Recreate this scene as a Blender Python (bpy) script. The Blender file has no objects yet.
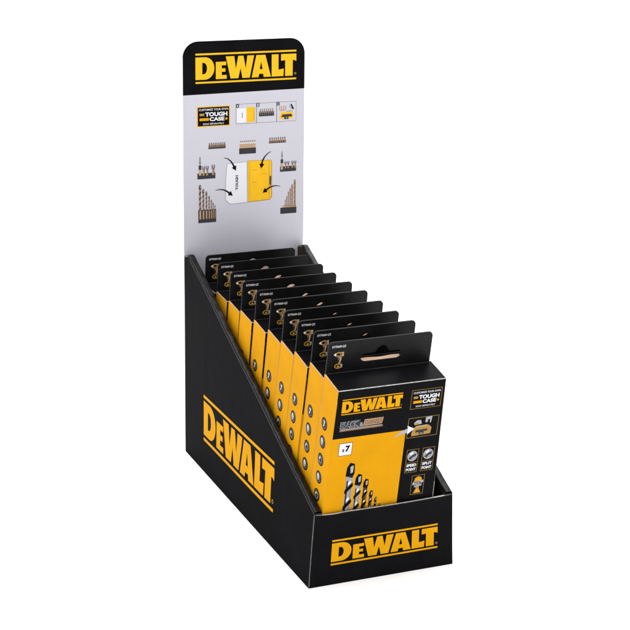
import bpy, bmesh, math, random
from mathutils import Vector, Matrix
random.seed(7)
MM = 0.001
sc = bpy.context.scene
COL = sc.collection

# ------------------------------------------------------------------ materials
def mat(name, col, rough=0.5, spec=0.3, metal=0.0, var=0.0, vscale=60.0, bump=0.0, bscale=300.0, coat=0.0):
    m = bpy.data.materials.new(name); m.use_nodes = True
    nt = m.node_tree; b = nt.nodes['Principled BSDF']
    b.inputs['Base Color'].default_value = (*col, 1)
    b.inputs['Roughness'].default_value = rough
    b.inputs['Specular IOR Level'].default_value = spec
    b.inputs['Metallic'].default_value = metal
    if coat:
        b.inputs['Coat Weight'].default_value = coat
        b.inputs['Coat Roughness'].default_value = 0.25
    tc = nt.nodes.new('ShaderNodeTexCoord')
    if var > 0:
        n = nt.nodes.new('ShaderNodeTexNoise'); n.inputs['Scale'].default_value = vscale
        n.inputs['Detail'].default_value = 6; n.inputs['Roughness'].default_value = 0.65
        r = nt.nodes.new('ShaderNodeValToRGB')
        r.color_ramp.elements[0].position = 0.3; r.color_ramp.elements[1].position = 0.7
        r.color_ramp.elements[0].color = (*[c * (1 - var) for c in col], 1)
        r.color_ramp.elements[1].color = (*[min(1, c * (1 + var)) for c in col], 1)
        nt.links.new(tc.outputs['Object'], n.inputs['Vector'])
        nt.links.new(n.outputs['Fac'], r.inputs['Fac'])
        nt.links.new(r.outputs['Color'], b.inputs['Base Color'])
        mr = nt.nodes.new('ShaderNodeMapRange')
        mr.inputs['To Min'].default_value = max(0.02, rough - 0.08); mr.inputs['To Max'].default_value = min(1, rough + 0.08)
        nt.links.new(n.outputs['Fac'], mr.inputs['Value']); nt.links.new(mr.outputs['Result'], b.inputs['Roughness'])
    if bump > 0:
        n2 = nt.nodes.new('ShaderNodeTexNoise'); n2.inputs['Scale'].default_value = bscale
        n2.inputs['Detail'].default_value = 4
        bp = nt.nodes.new('ShaderNodeBump'); bp.inputs['Strength'].default_value = bump
        bp.inputs['Distance'].default_value = 0.0006
        nt.links.new(tc.outputs['Object'], n2.inputs['Vector'])
        nt.links.new(n2.outputs['Fac'], bp.inputs['Height'])
        nt.links.new(bp.outputs['Normal'], b.inputs['Normal'])
    return m

M = {
 'black':   mat('printed_black_card', (0.0037, 0.0037, 0.0044), 0.48, 0.03, var=0.3, vscale=45, bump=0.25, bscale=90),
 'blackside': mat('tray_black_card', (0.0040, 0.0040, 0.0050), 0.52, 0.006, var=0.4, vscale=30, bump=0.5, bscale=60),
 'tabblack': mat('varnished_black_card', (0.0055, 0.0055, 0.006), 0.38, 0.13, var=0.3, vscale=70, bump=0.35, bscale=110),
 'gloss':   mat('folded_black_edge', (0.0045, 0.0045, 0.005), 0.27, 0.16, var=0.4, vscale=160, bump=1.0, bscale=170),
 'yellow':  mat('printed_yellow', (0.57, 0.262, 0.005), 0.55, 0.012, var=0.07, vscale=40),
 'logoyel': mat('logo_yellow', (0.60, 0.285, 0.005), 0.55, 0.012, var=0.05, vscale=60),
 'caseyel': mat('case_yellow', (0.72, 0.40, 0.016), 0.5, 0.04, var=0.06, vscale=90),
 'silver':  mat('silver_card', (0.47, 0.462, 0.515), 0.40, 0.3, metal=0.12, var=0.03, vscale=12),
 'white':   mat('printed_white', (0.62, 0.62, 0.65), 0.5, 0.05),
 'pale':    mat('printed_pale_grey', (0.33, 0.33, 0.36), 0.5, 0.05),
 'grey':    mat('printed_grey', (0.13, 0.13, 0.145), 0.5, 0.05),
 'dgrey':   mat('printed_dark_grey', (0.035, 0.035, 0.04), 0.5, 0.05),
 'bronze':  mat('printed_bronze', (0.22, 0.125, 0.065), 0.5, 0.05, var=0.2, vscale=400),
 'tan':     mat('printed_tan', (0.42, 0.29, 0.18), 0.5, 0.05),
 'gold':    mat('printed_gold', (0.34, 0.20, 0.045), 0.5, 0.05),
 'frame':   mat('badge_outline_gold', (0.17, 0.115, 0.03), 0.5, 0.05),
 'browninkd': mat('dark_copper_ink', (0.12, 0.05, 0.02), 0.5, 0.05),
 'kraft':   mat('raw_kraft_card', (0.35, 0.235, 0.17), 0.8, 0.1, var=0.15, vscale=500),
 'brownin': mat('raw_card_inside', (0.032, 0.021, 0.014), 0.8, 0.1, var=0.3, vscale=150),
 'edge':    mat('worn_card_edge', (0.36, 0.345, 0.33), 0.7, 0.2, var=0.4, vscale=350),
 'edgedk':  mat('creased_card_edge', (0.05, 0.048, 0.05), 0.6, 0.2, var=0.6, vscale=500),
 'edgewarm':mat('warm_edge_and_highlight', (0.45, 0.30, 0.20), 0.7, 0.2, var=0.4, vscale=500),  # tuck edge, and the highlights painted on the spine folds
 'tabedge': mat('cut_black_card_edge', (0.022, 0.020, 0.020), 0.5, 0.05, var=0.5, vscale=500),
 'cornerline': mat('worn_corner_crease', (0.13, 0.125, 0.12), 0.6, 0.2, var=0.6, vscale=400),
 'steel':   mat('printed_steel', (0.26, 0.27, 0.30), 0.5, 0.05),
 'floor':   mat('white_studio_sweep', (0.93, 0.93, 0.93), 0.9, 0.0),
}

# ------------------------------------------------------------------ builders
class MB:
    def __init__(s): s.v = []; s.f = []; s.m = []; s.mats = []; s.sm = []
    def mi(s, m):
        if m not in s.mats: s.mats.append(m)
        return s.mats.index(m)
    def face(s, pts, m):
        i = len(s.v); s.v += [tuple(p) for p in pts]
        s.f.append(list(range(i, i + len(pts)))); s.m.append(s.mi(m))
    def grid(s, fn, nu, nv, m):
        """fn(i/nu, j/nv) -> point; shared vertices"""
        i0 = len(s.v)
        for j in range(nv + 1):
            for i in range(nu + 1): s.v.append(tuple(fn(i / nu, j / nv)))
        k = s.mi(m)
        for j in range(nv):
            for i in range(nu):
                a = i0 + j * (nu + 1) + i
                s.f.append([a, a + 1, a + nu + 2, a + nu + 1]); s.m.append(k)
    def box(s, x0, x1, y0, y1, z0, z1, m):
        c = [(x, y, z) for z in (z0, z1) for y in (y0, y1) for x in (x0, x1)]
        for q in ((0, 1, 5, 4), (2, 6, 7, 3), (0, 4, 6, 2), (1, 3, 7, 5), (4, 5, 7, 6), (0, 2, 3, 1)):
            s.face([c[i] for i in q], m)
    def build(s, name, parent=None, smooth=False):
        me = bpy.data.meshes.new(name)
        me.from_pydata([(x * MM, y * MM, z * MM) for x, y, z in s.v], [], s.f)
        for k in s.mats: me.materials.append(M[k])
        for p, k in zip(me.polygons, s.m): p.material_index = k; p.use_smooth = smooth
        me.update()
        o = bpy.data.objects.new(name, me); COL.objects.link(o); o.parent = parent
        return o

_tcache = {}
def text_mesh(t, offset):
    key = (t, offset)
    if key in _tcache: return _tcache[key]
    cu = bpy.data.curves.new('lettering', 'FONT'); cu.body = t; cu.size = 1; cu.offset = offset
    cu.fill_mode = 'FRONT'; cu.resolution_u = 3; cu.align_x = 'LEFT'
    o = bpy.data.objects.new('lettering', cu); COL.objects.link(o)
    dg = bpy.context.evaluated_depsgraph_get(); dg.update()
    me = bpy.data.meshes.new_from_object(o.evaluated_get(dg))
    vs = [(v.co.x, v.co.y) for v in me.vertices]; fs = [list(p.vertices) for p in me.polygons]
    bpy.data.objects.remove(o); bpy.data.curves.remove(cu); bpy.data.meshes.remove(me)
    _tcache[key] = (vs, fs); return vs, fs

class Print:
    """flat printed ink on a card face: fn(u, v, h) -> point, h = height over the card"""
    def __init__(s, mb, fn, step=0.05): s.mb = mb; s.fn = fn; s.st = step
    def poly(s, pts, m, L=1):
        h = s.st * L
        s.mb.face([s.fn(u, v, h) for u, v in pts], m)
    def rect(s, u0, v0, u1, v1, m, L=1): s.poly([(u0, v0), (u1, v0), (u1, v1), (u0, v1)], m, L)
    def outline(s, pts, w, m, L=1):
        n = len(pts); cx = sum(p[0] for p in pts) / n; cy = sum(p[1] for p in pts) / n
        def ins(p):
            return (p[0] + (w if p[0] < cx else -w), p[1] + (w if p[1] < cy else -w))
        for i in range(n):
            a, b = pts[i], pts[(i + 1) % n]
            s.poly([a, b, ins(b), ins(a)], m, L)
    def ell(s, cu, cv, ru, rv, m, L=1, n=20, rot=0):
        c, q = math.cos(rot), math.sin(rot); P = []
        for i in range(n):
            a = 2 * math.pi * i / n; x = ru * math.cos(a); y = rv * math.sin(a)
            P.append((cu + x * c - y * q, cv + x * q + y * c))
        s.poly(P, m, L)
    def stroke(s, pts, ws, m, L=1):
        n = len(pts); N = []
        for i in range(n):
            a = pts[max(0, i - 1)]; b = pts[min(n - 1, i + 1)]
            dx, dy = b[0] - a[0], b[1] - a[1]; l = math.hypot(dx, dy) or 1
            N.append((-dy / l, dx / l))
        for i in range(n - 1):
            (x0, y0), (x1, y1) = pts[i], pts[i + 1]; w0, w1 = ws[i] / 2, ws[i + 1] / 2
            s.poly([(x0 - N[i][0] * w0, y0 - N[i][1] * w0), (x1 - N[i+1][0] * w1, y1 - N[i+1][1] * w1),
                    (x1 + N[i+1][0] * w1, y1 + N[i+1][1] * w1), (x0 + N[i][0] * w0, y0 + N[i][1] * w0)], m, L)
    def text(s, t, u0, v0, u1, v1, m, L=2, offset=0.02, rot=False, slant=0.0):
        vs, fs = text_mesh(t, offset)
        x0 = min(v[0] for v in vs); x1 = max(v[0] for v in vs); y0 = min(v[1] for v in vs); y1 = max(v[1] for v in vs)
        i0 = len(s.mb.v); k = s.mb.mi(m); h = s.st * L
        for x, y in vs:
            a = (x - x0) / (x1 - x0); b = (y - y0) / (y1 - y0)
            if rot: u = u0 + (u1 - u0) * (1 - b); v = v0 + (v1 - v0) * a
            else: u = u0 + (u1 - u0) * a + slant * (b - .5) * (v1 - v0); v = v0 + (v1 - v0) * b
            s.mb.v.append(tuple(s.fn(u, v, h)))
        for f in fs: s.mb.f.append([i0 + i for i in f]); s.mb.m.append(k)

def arc(cx, cy, rx, ry, a0, a1, n):
    return [(cx + rx * math.cos(math.radians(a0 + (a1 - a0) * i / n)), cy + ry * math.sin(math.radians(a0 + (a1 - a0) * i / n))) for i in range(n + 1)]

LETTERS = [
 [(0,0),(0,100),(9.2,100)] + arc(9.2,50,9.2,50,80,-80,10) + [(9.2,0)],
 [(19.8,0),(19.8,77),(29.9,77),(29.9,61),(25.6,61),(25.6,47),(29.2,47),(29.2,32),(25.6,32),(25.6,17),(30.4,17),(30.4,0)],
 [(29.6,100),(37.9,100),(39.5,42),(41.9,100),(47.0,100),(49.3,42),(50.9,100),(57.6,100),(53.2,0),(46.0,0),(44.1,46),(42.0,0),(34.3,0)],
 [(59.8,100),(68.8,100),(74.4,0),(67.2,0),(66.6,15),(62.6,15),(62.0,0),(55.2,0)],
 [(75.2,100),(82.0,100),(82.0,30),(87.4,34),(87.0,0),(75.2,0)],
 [(84.6,100),(100,100),(100,66),(98.6,70),(96.4,72),(96.4,0),(88.8,0),(88.8,72),(84.6,70)],
]
def logo(P, u0, v0, u1, v1, m, bg, L=1):
    """two ruled bars with the heavy word between them; (u0,v0)-(u1,v1) = the middles of the bars' ends"""
    w = u1 - u0; h = v1 - v0; t = w * 0.0165
    P.rect(u0, v0 - t / 2, u1, v0 + t / 2, m, L); P.rect(u0, v1 - t / 2, u1, v1 + t / 2, m, L)
    b0 = v0 + h * 0.105; hh = h * 0.79
    X = lambda x: u0 + x / 100 * w; Y = lambda y: b0 + y / 100 * hh
    for g in LETTERS: P.poly([(X(x), Y(y)) for x, y in g], m, L)
    P.poly([(X(x), Y(y)) for x, y in [(6.6,24),(6.6,76),(8.6,75)] + arc(8.6,50,2.6,24,70,-70,6) + [(8.6,25)]], bg, L + 1)
    P.poly([(X(x), Y(y)) for x, y in [(63.2,36),(66.0,36),(64.6,70)]], bg, L + 1)
    P.ell(X(99), Y(10), w * .011, w * .011, 'gold', L, 10); P.ell(X(99), Y(10), w * .006, w * .006, bg, L + 1, 8)

def wrap(flat, fn, step=3.0):
    """cut a flat print into small cells and lay it on a curved card"""
    bm = bmesh.new()
    for f, k in zip(flat.f, flat.m):
        bf = bm.faces.new([bm.verts.new(flat.v[i]) for i in f]); bf.material_index = k
    bmesh.ops.triangulate(bm, faces=bm.faces[:])
    for ax in (0, 1):
        lo = min(v.co[ax] for v in bm.verts); hi = max(v.co[ax] for v in bm.verts); c = lo + step
        while c < hi:
            co = [0, 0, 0]; no = [0, 0, 0]; co[ax] = c; no[ax] = 1
            bmesh.ops.bisect_plane(bm, geom=bm.verts[:] + bm.edges[:] + bm.faces[:], plane_co=co, plane_no=no); c += step
    out = MB(); out.mats = flat.mats
    bm.verts.index_update()
    out.v = [tuple(fn(*v.co)) for v in bm.verts]; out.f = [[v.index for v in f.verts] for f in bm.faces]; out.m = [f.material_index for f in bm.faces]
    bm.free(); return out

def tag(o, label=None, cat=None, group=None, kind=None):
    if label: o['label'] = label
    if cat: o['category'] = cat
    if group: o['group'] = group
    if kind: o['kind'] = kind
    return o
def empty(name, loc=(0, 0, 0)):
    o = bpy.data.objects.new(name, None); COL.objects.link(o); o.location = [c * MM for c in loc]
    o.empty_display_size = 0.02
    return o

def drill(P, u, vt, vb, w, L=2, cols=('black', 'steel', 'dgrey', 'pale')):
    """printed picture of a twist drill standing point up"""
    P.poly([(u - w*.42, vt - w*.55), (u - w*.1, vt), (u + w*.42, vt - w*.2), (u + w*.5, vt - w*1.3), (u + w*.3, vt - w*1.9), (u - w*.5, vt - w*1.6)], cols[0], L)
    P.poly([(u - w*.05, vt - w*.5), (u + w*.3, vt - w*.35), (u + w*.3, vt - w*1.2), (u + w*.02, vt - w*1.3)], cols[1], L + 1)
    P.rect(u - w*.38, vb, u + w*.38, vt - w*1.6, cols[2], L)
    v = vt - w * 1.7; k = 0
    while v > vb:
        a = max(vb, v - w * 1.5); b = max(vb, v - w * .75); c = max(vb, v - w * 2.1); d = max(vb, v - w * 1.3)
        P.poly([(u - w*.38, a), (u + w*.38, b), (u + w*.48, max(vb, v - w*1.1)), (u + w*.38, max(vb, d)), (u - w*.38, c), (u - w*.46, max(vb, v - w*1.8))], cols[0], L + 1)
        P.poly([(u - w*.3, max(vb, v - w*.9)), (u + w*.1, max(vb, v - w*.45)), (u + w*.2, max(vb, v - w*.7)), (u - w*.3, max(vb, v - w*1.25))], cols[3], L + 2)
        v -= w * 2.0; k += 1

# ================================================================== the display tray
W, D, HF, HB, HH, HS = 110.0, 289.1, 56.3, 177.1, 359.6, 315.1
LF, LH, BUL, TH = -1.8, 2.4, 2.9, 5.8
tray = tag(empty('display_tray'), 'black cardboard counter display tray with sloping sides and a tall silver header card', 'display box')

def lipdy(x):   # the front lip bows out a little in its middle
    a = x / W
    return LF - 1.4 * math.sin(math.pi * max(0, min(1, a))) ** 0.7
def front_pt(u, z, h):
    """u 0..110 across, z up; the panel flares at its foot"""
    k = 1 - z / HF
    x = u + (u / W * 2 - 1) * BUL * k
    return (x, lipdy(u) * (z / HF) ** 1.5 - h, z)
mb = MB(); T = 2.0
sag = lambda u: -.8 * math.exp(-((u - 13) / 9.0) ** 2) - .5 * math.sin(math.pi * u / W)
mb.grid(lambda a, b: front_pt(a * W, b * (HF + sag(a * W)), 0), 40, 10, 'black')
mb.grid(lambda a, b: front_pt(a * (W - 3) + 1.5, (1 - b) * (HF + sag(a * W)), -T), 40, 10, 'brownin')
mb.grid(lambda a, b: front_pt(a * W if b == 0 else (a * (W - 3) + 1.5), HF + sag(a * W) + (.25 if b == .5 else 0), -T * b), 40, 2, 'edge')
for s, u in ((-1, 0), (1, W)):    # worn vertical fold lines at the corners
    mb.grid(lambda a, b: (front_pt(u, b * HF, 0)[0] + s * .12, front_pt(u, b * HF, 0)[1] - .12 + a * .5, b * HF), 1, 10, 'edgedk')
    if s < 0: mb.grid(lambda a, b: (front_pt(u, b * HF, 0)[0] - .14 + a * .55, front_pt(u, b * HF, 0)[1] - .14, b * HF), 1, 10, 'cornerline')
fp = mb.build('front_panel', tray, True)
flat = MB(); logo(Print(flat, lambda u, v, h: (u, v, h + .06)), 15.4, 15.9, 98.1, 34.3, 'logoyel', 'black')
wrap(flat, front_pt, 2.5).build('logo', fp)

# side panels: double wall, rolled over along the slope
def top_z(y):
    z = 59.0 + 0.4335 * max(y, 0)
    if y > 279: z = min(z, 180.2 - (y - 279) * 0.32)
    return z
def side_pt(y, z, h, sgn=-1):
    k = max(0, 1 - z / HF) * (1 - y / D)
    x = -BUL * k - h
    wav = 0.25 * math.sin(y * .031 + 1) * math.sin(z * .045)      # card is never quite flat
    if z > 4: x += wav
    return (x, y, z) if sgn < 0 else (W - x, y, z)
def side_panel(sgn):
    mb = MB()
    NY = 48
    def ys(a): return -0.2 + a * (D + 0.2)
    def yy(a, z):     # front edge follows the leaning front panel
        y = ys(a); k = min(1, z / HF)
        return y + (1 - a) * (LF * k ** 1.5)
    def outer(a, b):
        y = ys(a); z = b * (top_z(y) - 1.6); return side_pt(yy(a, z), z, 0, sgn)
    mb.grid(outer, NY, 16, 'blackside')
    # rolled top edge: cross-section arc from outer to inner wall
    def roll(a, b):
        y = ys(a); t = math.pi * b; zt = top_z(y)
        wob = .35 * math.sin(y * .35 + 2 * b) * math.sin(y * .11)
        x = TH / 2 - (TH / 2) * math.cos(t); dz = 1.6 * math.sin(t) ** .5 + wob * math.sin(t) * .8
        p = side_pt(yy(a, HF if zt > HF else zt), zt - 1.6, 0, sgn)
        return (p[0] + x, p[1], zt - 1.6 + dz) if sgn < 0 else (p[0] - x, p[1], zt - 1.6 + dz)
    mb.grid(roll, NY * 4, 8, 'gloss')
    def inner(a, b):
        y = ys(a); z = (1 - b) * (top_z(y) - 1.6); p = side_pt(yy(a, z), max(z, 0), 0, sgn)
        return (p[0] + (TH if sgn < 0 else -TH), p[1], z)
    mb.grid(inner, NY, 16, 'gloss' if sgn < 0 else 'brownin')
    # closing strips at the front and back ends
    for a in (0, 1):
        def cap(u, b):
            y = ys(a); z = b * (top_z(y) - 1.6); p = side_pt(yy(a, z), z, 0, sgn); q = TH * u
            return (p[0] + (q if sgn < 0 else -q), p[1] + (0.3 if a == 0 else 0), z)
        mb.grid(cap, 1, 14, 'gloss')
    # thin crease just outside of the roll
    def crease(a, b):
        y = ys(a * .955); zt = top_z(y) - 1.9 - b * .55
        p = side_pt(yy(a * .955, zt), zt, .05, sgn); return p
    mb.grid(crease, NY, 1, 'edgedk')
    return mb.build('side_panel', tray, True)
sp = side_panel(-1)
tag(sp, 'black left side panel with a large yellow logo')
flat = MB(); logo(Print(flat, lambda u, v, h: (u, v, h + .12)), 76.0, 29.2, 239.8, 67.1, 'logoyel', 'blackside')
wrap(flat, lambda u, v, h: side_pt(315.4 - u, v, h), 4.0).build('logo', sp)      # u grows towards the front of the tray
side_panel(1)
# small folded tuck where the left wall meets the front lip
mb = MB()
mb.grid(lambda a, b: (1.0 + a * 7, -0.4 + b * 5 + a * .6, HF + .3 + b * 3.2 - a * 1.2 + .4 * math.sin(a * 6)), 6, 4, 'gloss')
mb.grid(lambda a, b: (0.2 + a * 8.5, LF - .15 + b * .9 + a * .35, HF + .25 - abs(a - .3) * 1.0), 8, 1, 'edgewarm')
mb.build('corner_tuck', tray, True)
# bottom and its raised inner sheet
mb = MB(); mb.box(1, W - 1, 1.5, D - 1, .15, .5, 'brownin'); mb.build('base', tray)

# header card
def head_pt(u, z, h, side=-1): return (u, D + LH * z / HH + (-h if side < 0 else h), z)
R0 = 13.5
prof = [(0, 0), (W, 0)] + arc(W - R0, HH - R0, R0, R0, 0, 90, 12) + arc(R0, HH - R0, R0, R0, 90, 180, 12)
mb = MB(); HT = 1.3
low = [(0, .3), (W, .3), (W, HS + .6), (0, HS - .5)]
up = [(0, HS - .5), (W, HS + .6)] + prof[2:]
mb.face([head_pt(u, z, 0) for u, z in low], 'silver')
mb.face([head_pt(u, z, 0) for u, z in up], 'black')
mb.face([head_pt(u, z, -HT) for u, z in reversed([(0, .3), (W, .3)] + prof[2:])], 'white')
pr = [(0, .3), (W, .3)] + prof[2:]
for i in range(len(pr)):
    a, b = pr[i], pr[(i + 1) % len(pr)]
    mb.face([head_pt(*a, 0), head_pt(*b, 0), head_pt(*b, -HT), head_pt(*a, -HT)], 'white' if (a[1] + b[1]) / 2 < HS else 'edge')
P = Print(mb, head_pt)
# badge
def tough(P, q, fw, fr, L=1, txt='CUSTOMIZE YOUR OWN', sub='SOLD SEPARATELY', bg='black'):
    (x0, y1), (x1, _), _, (_, y0) = q
    P.rect(x0, y0, x1, y1, fr, L); P.rect(x0 + fw, y0 + fw, x1 - fw, y1 - fw, bg, L + 1)
    w = x1 - x0; h = y1 - y0; X = lambda a: x0 + a * w; Y = lambda a: y0 + a * h
    P.text(txt, X(.06), Y(.79), X(.94), Y(.89), 'white', L + 2, .01)
    P.rect(X(.08), Y(.54), X(.22), Y(.66), 'gold', L + 2); P.text('TOUGH', X(.25), Y(.50), X(.92), Y(.71), 'white', L + 2, .045)
    P.rect(X(.08), Y(.30), X(.36), Y(.43), 'logoyel', L + 2); P.text('CASE', X(.38), Y(.27), X(.83), Y(.46), 'white', L + 2, .045)
    P.ell(X(.89), Y(.36), w * .035, w * .035, 'logoyel', L + 2, 10)
    P.text(sub, X(.18), Y(.10), X(.82), Y(.18), 'white', L + 2, .01)
tough(P, [(12.2, 304.4), (41.8, 304.4), (41.8, 287.0), (12.2, 287.0)], .75, 'caseyel')
# three little step pictures
for x0, x1 in ((47.2, 65.8), (65.8, 84.3), (84.3, 102.4)):
    P.rect(x0, 287.8, x1, 305.0, 'grey', 1); P.rect(x0 + .28, 288.1, x1 - .28, 304.7, 'silver', 2)
    P.rect(x0, 301.9, x0 + 2.7, 305.1, 'dgrey', 3)
for x, t in ((47.2, 'A'), (65.8, 'B'), (84.3, 'C')): P.text(t, x + .7, 302.4, x + 2.0, 304.6, 'white', 4, .02)
P.rect(48.0, 289.0, 56.6, 301.2, 'white', 3); P.rect(56.7, 289.0, 64.2, 301.9, 'caseyel', 3); P.rect(63.2, 289.6, 63.9, 301.2, 'logoyel', 4)
P.rect(52.6, 293.0, 53.2, 297.4, 'grey', 4)
def rack(P, u0, v0, u1, v1, n, hb, base='dgrey', bit='bronze', top=None, tw=.55, bb=.0, tip='dgrey'):
    P.rect(u0, v0, u1, v0 + (v1 - v0) * hb, base, 1)
    b = v0 + (v1 - v0) * hb; w = (u1 - u0) / n
    for i in range(n):
        c = u0 + (i + .5) * w
        P.rect(c - w * tw / 2, b - bb, c + w * tw / 2, v1 - (v1 - b) * .35, bit, 2)
        P.rect(c - w * .2, v1 - (v1 - b) * .45, c + w * .2, v1, tip, 3)
        P.rect(c - w * tw / 2, b - bb, c - w * tw / 6, v1 - (v1 - b) * .4, 'tan', 3)
P.rect(68.0, 293.4, 81.9, 297.0, 'dgrey', 4); P.rect(68.0, 296.2, 81.9, 297.6, 'bronze', 5)
for i in range(7): P.rect(69.0 + i * 1.85, 297.4, 69.7 + i * 1.85, 299.9, 'grey', 4); P.rect(69.0 + i * 1.85, 294.4, 69.5 + i * 1.85, 297.2, 'grey', 6)
P.poly([(86.8, 290.4), (88, 290), (99, 290.2), (99.8, 291), (99.2, 295.9), (88.4, 295.9)], 'caseyel', 3)
P.poly([(88.4, 291.6), (99, 291.9), (98.0, 294.2), (89.6, 294.0)], 'dgrey', 4); P.rect(91.3, 289.8, 95.3, 291.6, 'dgrey', 5); P.rect(93, 290.4, 93.9, 291.2, 'pale', 6)
P.poly([(92, 296), (99.4, 296), (98.5, 297.4), (94, 297.4)], 'pale', 3)
for u in (87.0, 88.8, 90.8, 92.6): P.stroke([(u, 298.2), (u + .35, 301.6)], [.8, .6], 'gold', 3)
P.poly([(86.8, 298), (92.8, 298.3), (90.6, 296.8), (88.6, 296.8)], 'tan', 4)
P.poly([(96.8, 302.2), (98.2, 303), (100.4, 298.8), (99.6, 297.8), (97.8, 299.0)], 'dgrey', 3); P.poly([(95.6, 301.3), (97, 302.6), (98.2, 299.4), (96.8, 299)], 'pale', 4)
# bit racks along the top
rack(P, 22.3, 267.8, 37.8, 273.0, 9, .25, tip='dgrey', bb=0); P.rect(22.3, 268.6, 37.8, 271.0, 'bronze', 2); P.rect(22.3, 267.8, 37.8, 269.0, 'dgrey', 3)
for i in range(9): P.rect(23 + i * 1.7, 269.0, 23.5 + i * 1.7, 271.0, 'dgrey', 4)
P.rect(50.1, 261.6, 65.4, 266.7, 'dgrey', 1); P.rect(50.6, 266.7, 65.2, 270.4, 'tan', 1)
for i in range(8):
    c = 51.6 + i * 1.82; P.rect(c - .35, 270.4, c + .35, 272.4, 'white', 1); P.rect(c - .42, 271.7, c + .42, 273.2, 'bronze', 2)
    P.rect(c - .75, 266.7, c - .6, 270.4, 'bronze', 2)
rack(P, 77.3, 269.4, 93.0, 274.4, 8, .45, bb=1.6)
# bit posts left and right
def posts(P, u0, v0, u1, v1, items):
    P.rect(u0, v0, u1, v1, 'dgrey', 1)
    for u, top, w in items:
        P.rect(u - w * .32, v1 - (v1 - v0) * .4, u + w * .32, top - (top - v1) * .45, 'bronze', 3)
        P.rect(u - w * .32, v1 - (v1 - v0) * .4, u - w * .05, top - (top - v1) * .5, 'tan', 4)
        P.poly([(u - w * .5, top), (u + w * .5, top), (u + w * .5, top - (top - v1) * .35), (u + w * .2, top - (top - v1) * .62), (u - w * .2, top - (top - v1) * .62), (u - w * .5, top - (top - v1) * .35)], 'grey', 4)
        P.rect(u - w * .2, top - (top - v1) * .3, u + w * .15, top, 'pale', 5)
posts(P, 12.3, 242.2, 28.5, 247.2, [(18.0, 253.2, 2.6), (21.2, 253.3, 2.6), (26.6, 254.0, 3.0)])
P.rect(13.7, 245.5, 15.7, 250.4, 'tan', 4); P.rect(13.5, 250.4, 15.9, 254.0, 'dgrey', 4); P.rect(14.3, 254.0, 15.1, 261.4, 'grey', 4); P.rect(13.9, 256, 15.5, 256.9, 'bronze', 5)
posts(P, 87.7, 243.8, 102.8, 248.5, [(92.8, 252.7, 2.0), (95.4, 252.6, 2.0), (99.3, 252.7, 2.2), (101.9, 252.7, 2.0)])
P.rect(88.5, 245.6, 90.3, 251.4, 'tan', 4); P.rect(88.3, 251.4, 90.6, 254.7, 'dgrey', 4); P.rect(89.1, 254.7, 89.8, 261.6, 'grey', 4); P.rect(88.8, 257.6, 90.2, 258.4, 'bronze', 5)
# drill sets
BZ = ('bronze', 'tan', 'pale', 'pale')
P.rect(12.9, 204.0, 29.1, 215.4, 'dgrey', 1)
for u, t, w in ((14.6, 237.4, 2.3), (17.5, 233.6, 2.0), (20.3, 231.4, 1.8), (22.7, 227.4, 1.4), (24.7, 223.9, 1.2), (26.4, 221.2, 1.0), (28.0, 219.0, .8)):
    drill(P, u, t, 214.2, w, 2, ('dgrey', 'tan', 'bronze', 'pale')); P.rect(u - w * .42, 207.2, u + w * .42, 214.6, 'bronze', 4); P.rect(u - w * .1, 207.4, u + w * .3, 214.4, 'tan', 5)
P.rect(88.2, 206.4, 103.3, 211.9, 'dgrey', 1); P.rect(90.2, 211.9, 103.0, 214.0, 'tan', 1)
for u, t, w in ((101.6, 236.2, 2.1), (99.2, 232.2, 1.7), (97.4, 228.9, 1.4), (95.7, 226, 1.1), (94.2, 222, 1.0), (92.8, 219, .8)):
    drill(P, u, t, 212.6, w, 2, ('bronze', 'tan', 'bronze', 'tan'))
# open tool case
P.poly([(38.9, 254.2), (57.3, 254.9), (57.6, 218.7), (41.6, 218.1), (37.2, 222.2), (37.4, 240)], 'pale', 1)
P.poly([(39.4, 253.8), (56.9, 254.4), (57.2, 219.4), (42.0, 218.9), (37.9, 222.6), (38.1, 240)], 'white', 2)
P.poly([(57.7, 255.5), (79.0, 255.1), (80.2, 253.4), (80.4, 222.6), (78.3, 219.9), (58.1, 218.9)], 'gold', 1)
P.poly([(58.1, 255.1), (78.6, 254.7), (79.6, 253.2), (79.7, 223), (78.0, 220.6), (58.4, 219.6)], 'caseyel', 2)
P.rect(77.3, 222.5, 77.7, 253.6, 'gold', 3); P.rect(59.6, 221.8, 59.9, 253.6, 'gold', 3)
P.poly([(78.4, 241.5), (79.5, 240.4), (79.3, 233), (78.6, 232), (77.9, 234), (78.1, 240.5)], 'dgrey', 4)
P.text('TOUGH', 46.7, 230.6, 49.1, 243.4, 'dgrey', 4, .04, rot=True)
for u, v in ((62, 247), (62, 236), (70, 229), (71, 243)): P.rect(u, v, u + 4.5, v + .3, 'gold', 3)
# arrows
def arrow(P, pts, w0, w1, m='black'):
    n = len(pts); P.stroke(pts, [w0 + (w1 - w0) * i / (n - 1) for i in range(n)], m, 5)
    (ax, ay), (bx, by) = pts[-2], pts[-1]; l = math.hypot(bx - ax, by - ay); dx, dy = (bx - ax) / l, (by - ay) / l; H = 3.6; B = 2.3
    P.poly([(bx + dx * H, by + dy * H), (bx - dy * B - dx * .4, by + dx * B - dy * .4), (bx + dy * B - dx * .4, by - dx * B - dy * .4)], m, 6)
arrow(P, [(36.4, 259.3), (39.4, 258.6), (42.2, 256.4), (44.2, 253.6), (45.5, 250.9)], .35, 1.6)
arrow(P, [(79.2, 262.3), (76.2, 260.8), (73.4, 258.0), (71.5, 254.9), (70.8, 251.6)], .35, 1.6)
arrow(P, [(28.4, 231.6), (32.0, 232.2), (36.0, 231.6), (39.0, 230.0), (41.3, 228.2)], .35, 1.6)
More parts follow.
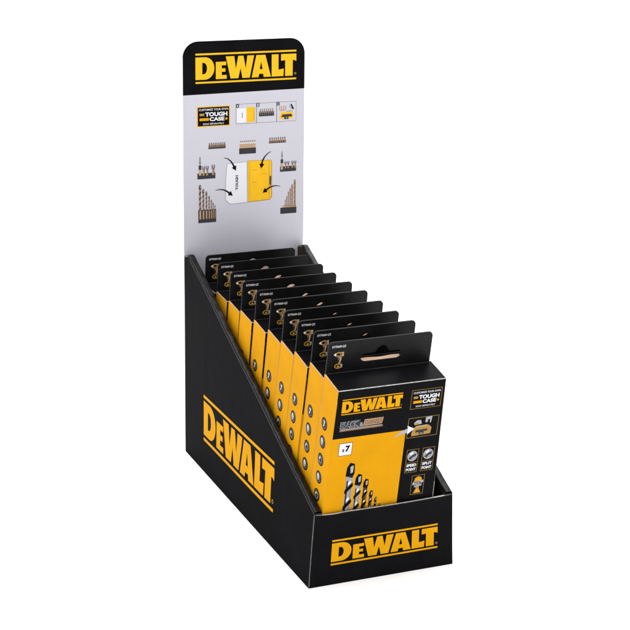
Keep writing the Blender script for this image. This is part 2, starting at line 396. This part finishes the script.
arrow(P, [(88.0, 231.2), (84.0, 232.0), (80.4, 231.6), (77.4, 230.4), (74.6, 228.6)], .35, 1.6)
hc = mb.build('header_card', tray)
tag(hc, 'silver header card with a black rounded top')
mb = MB(); P = Print(mb, head_pt)
logo(P, 11.2, 324.7, 102.2, 348.6, 'caseyel', 'black')
mb.build('logo', hc)

# ================================================================== one carton of drill bits
PW, PH, PD, TABH, TAP = 82.9, 156.3, 25.7, 24.5, 0.0602
hw = PW / 2
def tw(z): return hw * (1 + TAP * (PH - z) / 100)
def make_pack():
    root = empty('drill_bit_box')
    mb = MB()
    def ff(u, z, h): return (u, -h, z)
    def bulge(a, b): return .35 * math.sin(math.pi * a) * math.sin(math.pi * b)
    X = lambda a, z: (2 * a - 1) * tw(z)
    r = .35
    mb.grid(lambda a, b: (X(a, b * PH), 0, b * PH), 6, 12, 'black')                       # front
    def spx(y, z): return -tw(z) - .75 * math.sin(math.pi * max(0, min(1, y / PD))) ** .7 * math.sin(math.pi * max(0, min(1, z / PH))) ** .5
    mb.grid(lambda a, b: (spx(PD * (1 - a), b * PH), PD * (1 - a), b * PH), 12, 12, 'yellow')             # spine
    mb.grid(lambda a, b: (tw(b * PH), PD * a, b * PH), 4, 12, 'black')
    mb.grid(lambda a, b: (X(1 - a, b * PH), PD, b * PH), 4, 8, 'black')
    mb.face([(-hw, 0, PH), (hw, 0, PH), (hw, PD, PH), (-hw, PD, PH)], 'black')
    mb.face([(-tw(0), PD, 0), (tw(0), PD, 0), (tw(0), 0, 0), (-tw(0), 0, 0)], 'black')
    # worn fold lines; the warm spine-top strip is a painted highlight
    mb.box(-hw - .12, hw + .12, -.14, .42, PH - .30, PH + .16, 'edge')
    mb.box(hw - .35, hw + .12, .42, PD, PH - .3, PH + .12, 'edgedk')
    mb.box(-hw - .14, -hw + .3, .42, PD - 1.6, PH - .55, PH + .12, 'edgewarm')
    def vline(u, m, w, z0, z1):
        s = 1 if u > 0 else -1
        mb.grid(lambda a, b: (s * (tw(z0 + b * (z1 - z0)) + .10 - a * w), -.10, z0 + b * (z1 - z0)), 1, 6, m)
        mb.grid(lambda a, b: (s * (tw(z0 + b * (z1 - z0)) + .10), -.10 + a * w, z0 + b * (z1 - z0)), 1, 6, m)
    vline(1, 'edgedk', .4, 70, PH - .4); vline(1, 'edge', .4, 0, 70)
    P = Print(mb, ff)
    # yellow field reaching round to the spine, a shade of slope at its top edge
    Z = 117.6
    mb.grid(lambda a, b: (-tw(b * Z) * (1 - a) + a * 14.6, -.05, b * Z), 6, 8, 'yellow')
    vline(-1, 'yellow', .3, 0, PH - 8)
    # "BLACK & GOLD"
    P.poly([(-37.6, 123.2), (-4.4, 123.4), (-4.0, 124.9), (-37.4, 124.7)], 'bronze', 1)
    P.poly([(-37.0, 124.5), (-5.4, 124.7), (-5.3, 125.2), (-37.0, 125.0)], 'pale', 2)
    P.poly([(-37.8, 125.2), (-22.3, 125.4), (-21.8, 131.6), (-37.4, 131.2)], 'dgrey', 1)
    P.text('BLACK', -37.3, 125.6, -22.6, 131.0, 'steel', 2, .085); P.text('BLACK', -36.9, 126.1, -23.0, 130.5, 'black', 3, .012)
    P.text('&', -22.4, 125.6, -19.6, 129.2, 'steel', 3, .03)
    P.poly([(-20.0, 125.6), (-5.0, 126.0), (-4.1, 131.2), (-18.8, 131.1)], 'bronze', 1)
    P.text('GOLD', -19.0, 126.2, -5.4, 130.8, 'tan', 2, .085); P.text('GOLD', -18.6, 126.7, -5.8, 130.3, 'browninkd', 3, .012)
    P.outline([(-19.6, 125.9), (-5.2, 126.2), (-4.5, 131.0), (-18.9, 131.0)], .3, 'tan', 3)
    # x7
    P.rect(-36.6, 103.1, -26.1, 113.6, 'dgrey', 2); P.rect(-36.2, 103.5, -26.5, 113.2, 'white', 3)
    P.text('x', -34.0, 106.3, -31.9, 108.6, 'black', 4, .04); P.text('7', -31.4, 106.2, -27.9, 111.2, 'black', 4, .05)
    # drills
    for u, t, w in ((-25.4, 96.4, 6.9), (-18.2, 86.0, 5.6), (-12.1, 81.0, 4.3), (-7.0, 70.4, 3.2), (-2.8, 64.2, 2.2), (.9, 58, 1.8), (4, 53, 1.5)):
        drill(P, u, t, 22, w, 2, ('black', 'pale', 'steel', 'white') if u < -15 else ('black', 'tan', 'dgrey', 'white'))
        P.rect(u - w * .30, 22, u - w * .16, t - w * 2.2, 'black', 6); P.rect(u + w * .18, 22, u + w * .26, t - w * 2.6, 'bronze', 3)
    # badges down the right
    tough(P, [(15.7, 149.7), (39.8, 149.7), (39.8, 134.0), (15.7, 134.0)], .45, 'frame')
    P.outline([(15.8, 110.1), (40.1, 110.1), (40.1, 126.8), (15.8, 126.8)], .5, 'frame', 1)
    P.poly([(19.6, 111.6), (34.4, 112.2), (35, 117.0), (33.5, 118.8), (20.8, 118.0), (19.2, 113.6)], 'gold', 2)
    P.poly([(22.2, 114.2), (31.8, 114.8), (31.8, 116.6), (22.6, 116.2)], 'dgrey', 3); P.rect(25.2, 112.4, 29.0, 114.6, 'dgrey', 4); P.rect(26.0, 113.0, 28.2, 113.6, 'pale', 5)
    P.poly([(20.8, 118.2), (33.5, 119.0), (30.6, 120.0), (22.6, 119.6)], 'tan', 3)
    P.poly([(21.0, 120.6), (26.6, 121.0), (26.0, 124.2), (22.8, 124.4), (20.6, 122.4)], 'pale', 2); P.poly([(21.0, 120.6), (25.2, 120.8), (24, 122.2), (21, 122)], 'gold', 3)
    P.poly([(29.6, 126.2), (34.6, 126.4), (34.0, 121.4), (33.1, 121.2), (33.0, 124.2), (31.6, 124.2), (31.0, 121.6), (29.4, 122.2)], 'pale', 2)
    # white arrow sweeping out of the yellow field
    P.stroke([(6.0, 112.2), (8.8, 114.2), (12, 115.8), (16.6, 117.0)], [.3, 1.5, 2.7, 3.6], 'pale', 2)
    P.poly([(15.8, 113.6), (21.4, 117.8), (15.4, 120.9), (16.1, 118.8), (15.9, 115.3)], 'white', 3)
    for x0, t in ((17.8, 'SPEED'), (30.4, 'SPLIT')):
        x1 = x0 + 9.8
        P.outline([(x0, 80.6), (x1, 80.6), (x1, 100.3), (x0, 100.3)], .42, 'frame', 1)
        P.rect(x0, 88.9, x1, 89.25, 'frame', 1)
        P.ell(x0 + 4.9, 94.6, 4.0, 4.3, 'pale', 1); P.ell(x0 + 4.9, 94.6, 3.3, 3.6, 'steel', 2)
        P.poly([(x0 + 1.8, 93.0), (x0 + 5.2, 95.8), (x0 + 8.2, 96.6), (x0 + 7.4, 94.4), (x0 + 5.2, 93.6), (x0 + 3.6, 91.6)], 'dgrey', 3)
        P.poly([(x0 + 2.2, 96.6), (x0 + 5.0, 98.2), (x0 + 5.6, 96.8), (x0 + 3.4, 95.2)], 'white', 3)
        P.text(t, x0 + 1.0, 85.6, x1 - 1.0, 88.0, 'white', 2, .04); P.text('POINT', x0 + 1.0, 82.1, x1 - 1.0, 84.5, 'white', 2, .04)
    P.outline([(24.6, 61.0), (35.0, 61.0), (35.0, 77.6), (24.6, 77.6)], .42, 'frame', 1)
    P.poly([(26.4, 72.0), (27.2, 75.2), (29.8, 76.6), (32.4, 75.4), (33.4, 72.0), (31.4, 69.6), (31.2, 66.2), (33.0, 62.2), (26.8, 62.0), (28.8, 66.2), (28.4, 69.6)], 'gold', 1)
    P.poly([(27.4, 72.6), (28.2, 75.0), (29.8, 75.9), (31.8, 74.8), (32.4, 72.6)], 'logoyel', 2); P.poly([(28.0, 62.8), (32.2, 63.0), (31.0, 65.6), (29.2, 65.6)], 'logoyel', 2)
    P.poly([(25.6, 69.2), (34.2, 70.8), (34.2, 73.0), (25.8, 71.6)], 'pale', 3); P.poly([(27.2, 67.2), (33.2, 68.2), (33.2, 69.8), (27.2, 68.8)], 'steel', 3)
    P.text('HEX', 27.4, 70.2, 32.6, 72.0, 'dgrey', 4, .02)
    # icons down the spine
    S = Print(mb, lambda a, b, h: (spx(a, b) - h - .04, a, b))
    for k, (a, b) in enumerate(((14.3, 122.2), (13.4, 108.0), (12.6, 94.0), (11.9, 79.8), (11.2, 65.4), (10.8, 51), (10.4, 37))):
        S.ell(a, b, 4.8, 4.8, 'black', 1, 24); S.ell(a, b, 3.7, 3.7, 'grey', 2, 24); S.ell(a, b, 3.3, 3.3, 'dgrey', 3, 24)
        if k == 0: S.text('7', a + 1.3, b - 2.4, a - 1.3, b + 2.4, 'white', 4, .05)
        elif k % 2 == 1: S.ell(a + .6, b + .2, 2.2, 2.8, 'steel', 4, 14); S.poly([(a + 2, b + 2), (a + 1, b + 3), (a - 1.2, b + .6), (a - .2, b - .2)], 'white', 5)
        else:
            S.ell(a, b, 2.4, 2.6, 'steel', 4, 14); S.ell(a - .4, b - .3, 1.4, 1.7, 'black', 5, 12); S.poly([(a + 2, b + .4), (a + 1, b + 2.2), (a + .2, b + 1.6), (a + .9, b + .2)], 'white', 6)
    mb.grid(lambda a, b: (spx(PD - .5 * a, 20 + b * 134) - .08, PD - .5 * a, 20 + b * 134), 1, 10, 'edgewarm')  # pinkish highlight painted as a line along the spine's rear fold
    body = mb.build('carton', root)
    mb = MB(); P = Print(mb, ff)
    logo(P, -37.5, 137.0, 8.8, 148.7, 'logoyel', 'black')
    mb.build('logo', body)

    # hang tab with its euro slot, one card folded double
    y0, y1 = PD - 1.3, PD - .05
    x0, x1, zt = -hw + .3, hw - 1.6, PH + TABH + .3
    rr = 3.2
    outer = [(x0, PH), (x1, PH)] + arc(x1 - rr, zt - rr, rr, rr, 0, 90, 8) + arc(x0 + rr, zt - rr, rr, rr, 90, 180, 8)
    cz = 166.4
    hole = arc(13.4, cz, 3.2, 3.2, -90, 90, 8) + [(7.4, cz + 3.2), (6.2, cz + 3.7), (4.6, cz + 6.8)] + arc(1.0, cz + 6.2, 2.7, 2.4, 55, 125, 4) + [(-2.6, cz + 6.8), (-4.2, cz + 3.7), (-5.4, cz + 3.2)] + arc(-12.2, cz, 3.2, 3.2, 90, 270, 8)
    bm = bmesh.new()
    def loop(pts, y):
        vs = [bm.verts.new((u * MM, y * MM, z * MM)) for u, z in pts]
        es = [bm.edges.new((vs[i], vs[(i + 1) % len(vs)])) for i in range(len(vs))]
        return vs, es
    rings = []
    for y in (y0, y1):
        vo, eo = loop(outer, y); vi, ei = loop(hole, y)
        g = bmesh.ops.triangle_fill(bm, use_beauty=True, use_dissolve=False, edges=eo + ei)
        rings.append((vo, vi))
    for i in range(len(outer)):
        j = (i + 1) % len(outer)
        f = bm.faces.new((rings[0][0][i], rings[0][0][j], rings[1][0][j], rings[1][0][i])); f.material_index = 1
    for i in range(len(hole)):
        j = (i + 1) % len(hole)
        f = bm.faces.new((rings[0][1][i], rings[0][1][j], rings[1][1][j], rings[1][1][i])); f.material_index = 1
    bmesh.ops.recalc_face_normals(bm, faces=bm.faces)
    me = bpy.data.meshes.new('hang_tab_card'); bm.to_mesh(me); bm.free()
    # merge with the print in one mesh
    mb = MB(); mb.mi('tabblack'); mb.mi('tabedge')
    off = 0
    for v in me.vertices: mb.v.append((v.co.x / MM, v.co.y / MM, v.co.z / MM))
    for p in me.polygons: mb.f.append(list(p.vertices)); mb.m.append(p.material_index)
    bpy.data.meshes.remove(me)
    P = Print(mb, lambda u, z, h: (u, y0 - h, z))
    P.text('DT70600-QZ', -38.2, 176.4, -27.6, 178.4, 'white', 1, .015)
    P.ell(-32.4, 171.2, 3.4, 2.0, 'gold', 1, 18); P.ell(-32.2, 171.2, 2.5, 1.25, 'bronze', 2, 14); P.ell(-32.9, 171.3, 1.3, .8, 'black', 3, 12)
    P.poly([(-36.6, 171.3), (-35.2, 172.5), (-34.6, 171.3), (-35.2, 170.1)], 'white', 3)
    P.poly([(-30.6, 172.9), (-28.8, 173.0), (-28.7, 169.6), (-30.4, 169.5)], 'tan', 2)
    P.poly([(-33.4, 169.6), (-29.8, 169.6), (-30.4, 166.2), (-31.0, 163.8), (-32.4, 163.8), (-32.6, 166.4)], 'bronze', 2)
    P.poly([(-31.6, 168.8), (-30.4, 168.8), (-30.9, 164.6), (-31.6, 164.6)], 'tan', 3); P.rect(-32.5, 165.6, -31.9, 168, 'black', 3)
    P.ell(-32.2, 161.9, 3.1, 2.1, 'gold', 1, 18); P.ell(-32.4, 161.9, 2.0, 1.2, 'black', 2, 14); P.ell(-32.3, 161.6, 1.0, .7, 'logoyel', 3, 10)
    P.poly([(-30.4, 163.8), (-29.2, 163.2), (-29.1, 160.9), (-30.2, 160.2)], 'pale', 2)
    # crease where the tab leaves the top
    mb.box(x0, x1, y0 - .3, y0 + .1, PH - .1, PH + .3, 'edgedk')
    tab = mb.build('hang_tab', root)
    # the punched-out flap of the slot, folded back, bare card upwards
    mb = MB()
    def flap(a, b):
        u = -14.6 + a * 30.0; e = min(a, 1 - a) * 30
        d = 3.6 * min(1, (e / 3.0 + .15)) ** .5
        return (u, y1 - .9 + b * d, 163.3 + .35 * b + .3 * math.sin(a * 9) * b + (1.4 * max(0, 1 - e / 3) ** 2))
    mb.grid(flap, 30, 4, 'kraft')
    mb.grid(lambda a, b: (flap(a, b)[0], flap(a, b)[1], flap(a, b)[2] - .4), 30, 4, 'black')
    mb.grid(lambda a, b: (flap(a, 1)[0], flap(a, 1)[1], flap(a, 1)[2] - .4 * b), 30, 1, 'kraft')
    mb.build('slot_flap', tab, True)
    return root

def kids(o): return [c for c in bpy.data.objects if c.parent == o]
def copy_tree(o, parent=None):
    c = o.copy(); COL.objects.link(c); c.parent = parent
    for ch in kids(o): copy_tree(ch, c)
    return c

proto = make_pack()
ordn = ['front', 'second', 'third', 'fourth', 'fifth', 'sixth', 'seventh', 'eighth', 'ninth', 'rearmost']
#         bottom y, tilt, dx, yaw
rows = []
tops = [-19.9, 8.5, 34.7, 62.6, 92.5, 120.9, 149.5, 179.0, 210.0, 237.5]
zofs = [.6, .6, .9, 1.0, .9, .7, .8, .7, .6, .6]
dxs = [0, .6, -.5, -.3, .8, .2, -.7, .2, .5, -.6]
labels = [
 'frontmost yellow and black carton of seven drill bits, its printed face showing',
 'drill bit carton second from the front, just behind the one whose face shows',
 'third drill bit carton from the front, only its tab and yellow spine showing',
 'fourth drill bit carton from the front, tab and yellow spine showing above the sloping side',
 'fifth drill bit carton from the front, in the middle of the row, three round spine icons or fewer showing',
 'sixth drill bit carton from the front of the tray, fifth counted from the header card',
 'seventh drill bit carton from the front, fourth counted from the silver header card',
 'eighth drill bit carton from the front, third counted from the silver header card',
 'ninth drill bit carton from the front, second counted from the header card',
 'rearmost drill bit carton, its black hang tab standing right against the silver header card']
labels[4] = 'fifth drill bit carton from the front of the tray, sixth counted from the header card'
for i in range(10):
    o = proto if i == 0 else copy_tree(proto)
    yb = 11.7 + 26.45 * i
    th = math.asin((yb - tops[i]) / PH)
    o.location = ((51.05 + dxs[i]) * MM, yb * MM, zofs[i] * MM)
    o.rotation_euler = (th, 0, math.radians([-.2, .35, -.35, .15, .4, -.3, .3, -.35, .15, .2][i]))
    tag(o, labels[i], 'carton', 'drill bit cartons standing in a row in the tray')

# ================================================================== studio sweep
mb = MB(); Rf = 9000
ring = [(Rf * math.cos(a * math.pi / 32), Rf * math.sin(a * math.pi / 32), -.05) for a in range(64)]
mb.face(ring, 'floor')
fl = mb.build('ground'); tag(fl, kind='structure')

w = bpy.data.worlds.new('World'); sc.world = w; w.use_nodes = True
bg = w.node_tree.nodes['Background']; bg.inputs['Color'].default_value = (1.0, 1.0, 1.0, 1); bg.inputs['Strength'].default_value = 0.9

def area(name, loc, target, size, energy, col=(1, 1, 1)):
    l = bpy.data.lights.new(name, 'AREA'); l.shape = 'RECTANGLE'; l.size = size[0]; l.size_y = size[1]; l.energy = energy; l.color = col
    o = bpy.data.objects.new(name, l); COL.objects.link(o); o.location = loc
    o.rotation_euler = (Vector(target) - Vector(loc)).to_track_quat('-Z', 'Y').to_euler()
    return o
area('overhead_floor_fill', (0.05, 0.1, 2.2), (0.05, 0.15, 0), (3.0, 3.0), 118)  # added lamp out of view, drives the floor to pure white
area('far_floor_fill', (1.2, 3.2, 2.6), (1.2, 3.2, 0), (4.0, 3.0), 150)  # added lamp out of view, keeps the far floor white
area('left_softbox', (-1.5, -0.7, 1.0), (0.05, 0.15, 0.15), (1.0, 1.2), 9)
area('front_softbox', (0.9, -1.7, 0.9), (0.05, 0.1, 0.15), (1.0, 1.0), 6)

# ================================================================== camera
cam = bpy.data.cameras.new('camera'); co = bpy.data.objects.new('camera', cam); COL.objects.link(co)
a, b, c = 0.3913, 0.2203, 0.0107
d = Vector((math.cos(b) * math.sin(a), math.cos(b) * math.cos(a), -math.sin(b)))
r = Vector((math.cos(a), -math.sin(a), 0)); u = r.cross(d)
r2 = math.cos(c) * r + math.sin(c) * u; u2 = -math.sin(c) * r + math.cos(c) * u
mw = Matrix((r2, u2, -d)).transposed().to_4x4(); mw.translation = Vector((-424.96, -1003.77, 525.12)) * MM
co.matrix_world = mw
cam.sensor_width = 36; cam.lens = 1639.38 / 630 * 36; cam.shift_x = 12.55 / 630; cam.shift_y = -108.63 / 630
cam.clip_start = 0.05; cam.clip_end = 100
sc.camera = co
sc.view_settings.view_transform = 'Standard'; sc.view_settings.look = 'None'; sc.view_settings.exposure = -0.4; sc.view_settings.gamma = 1
sc.cycles.use_denoising = True
sc.cycles.max_bounces = 6
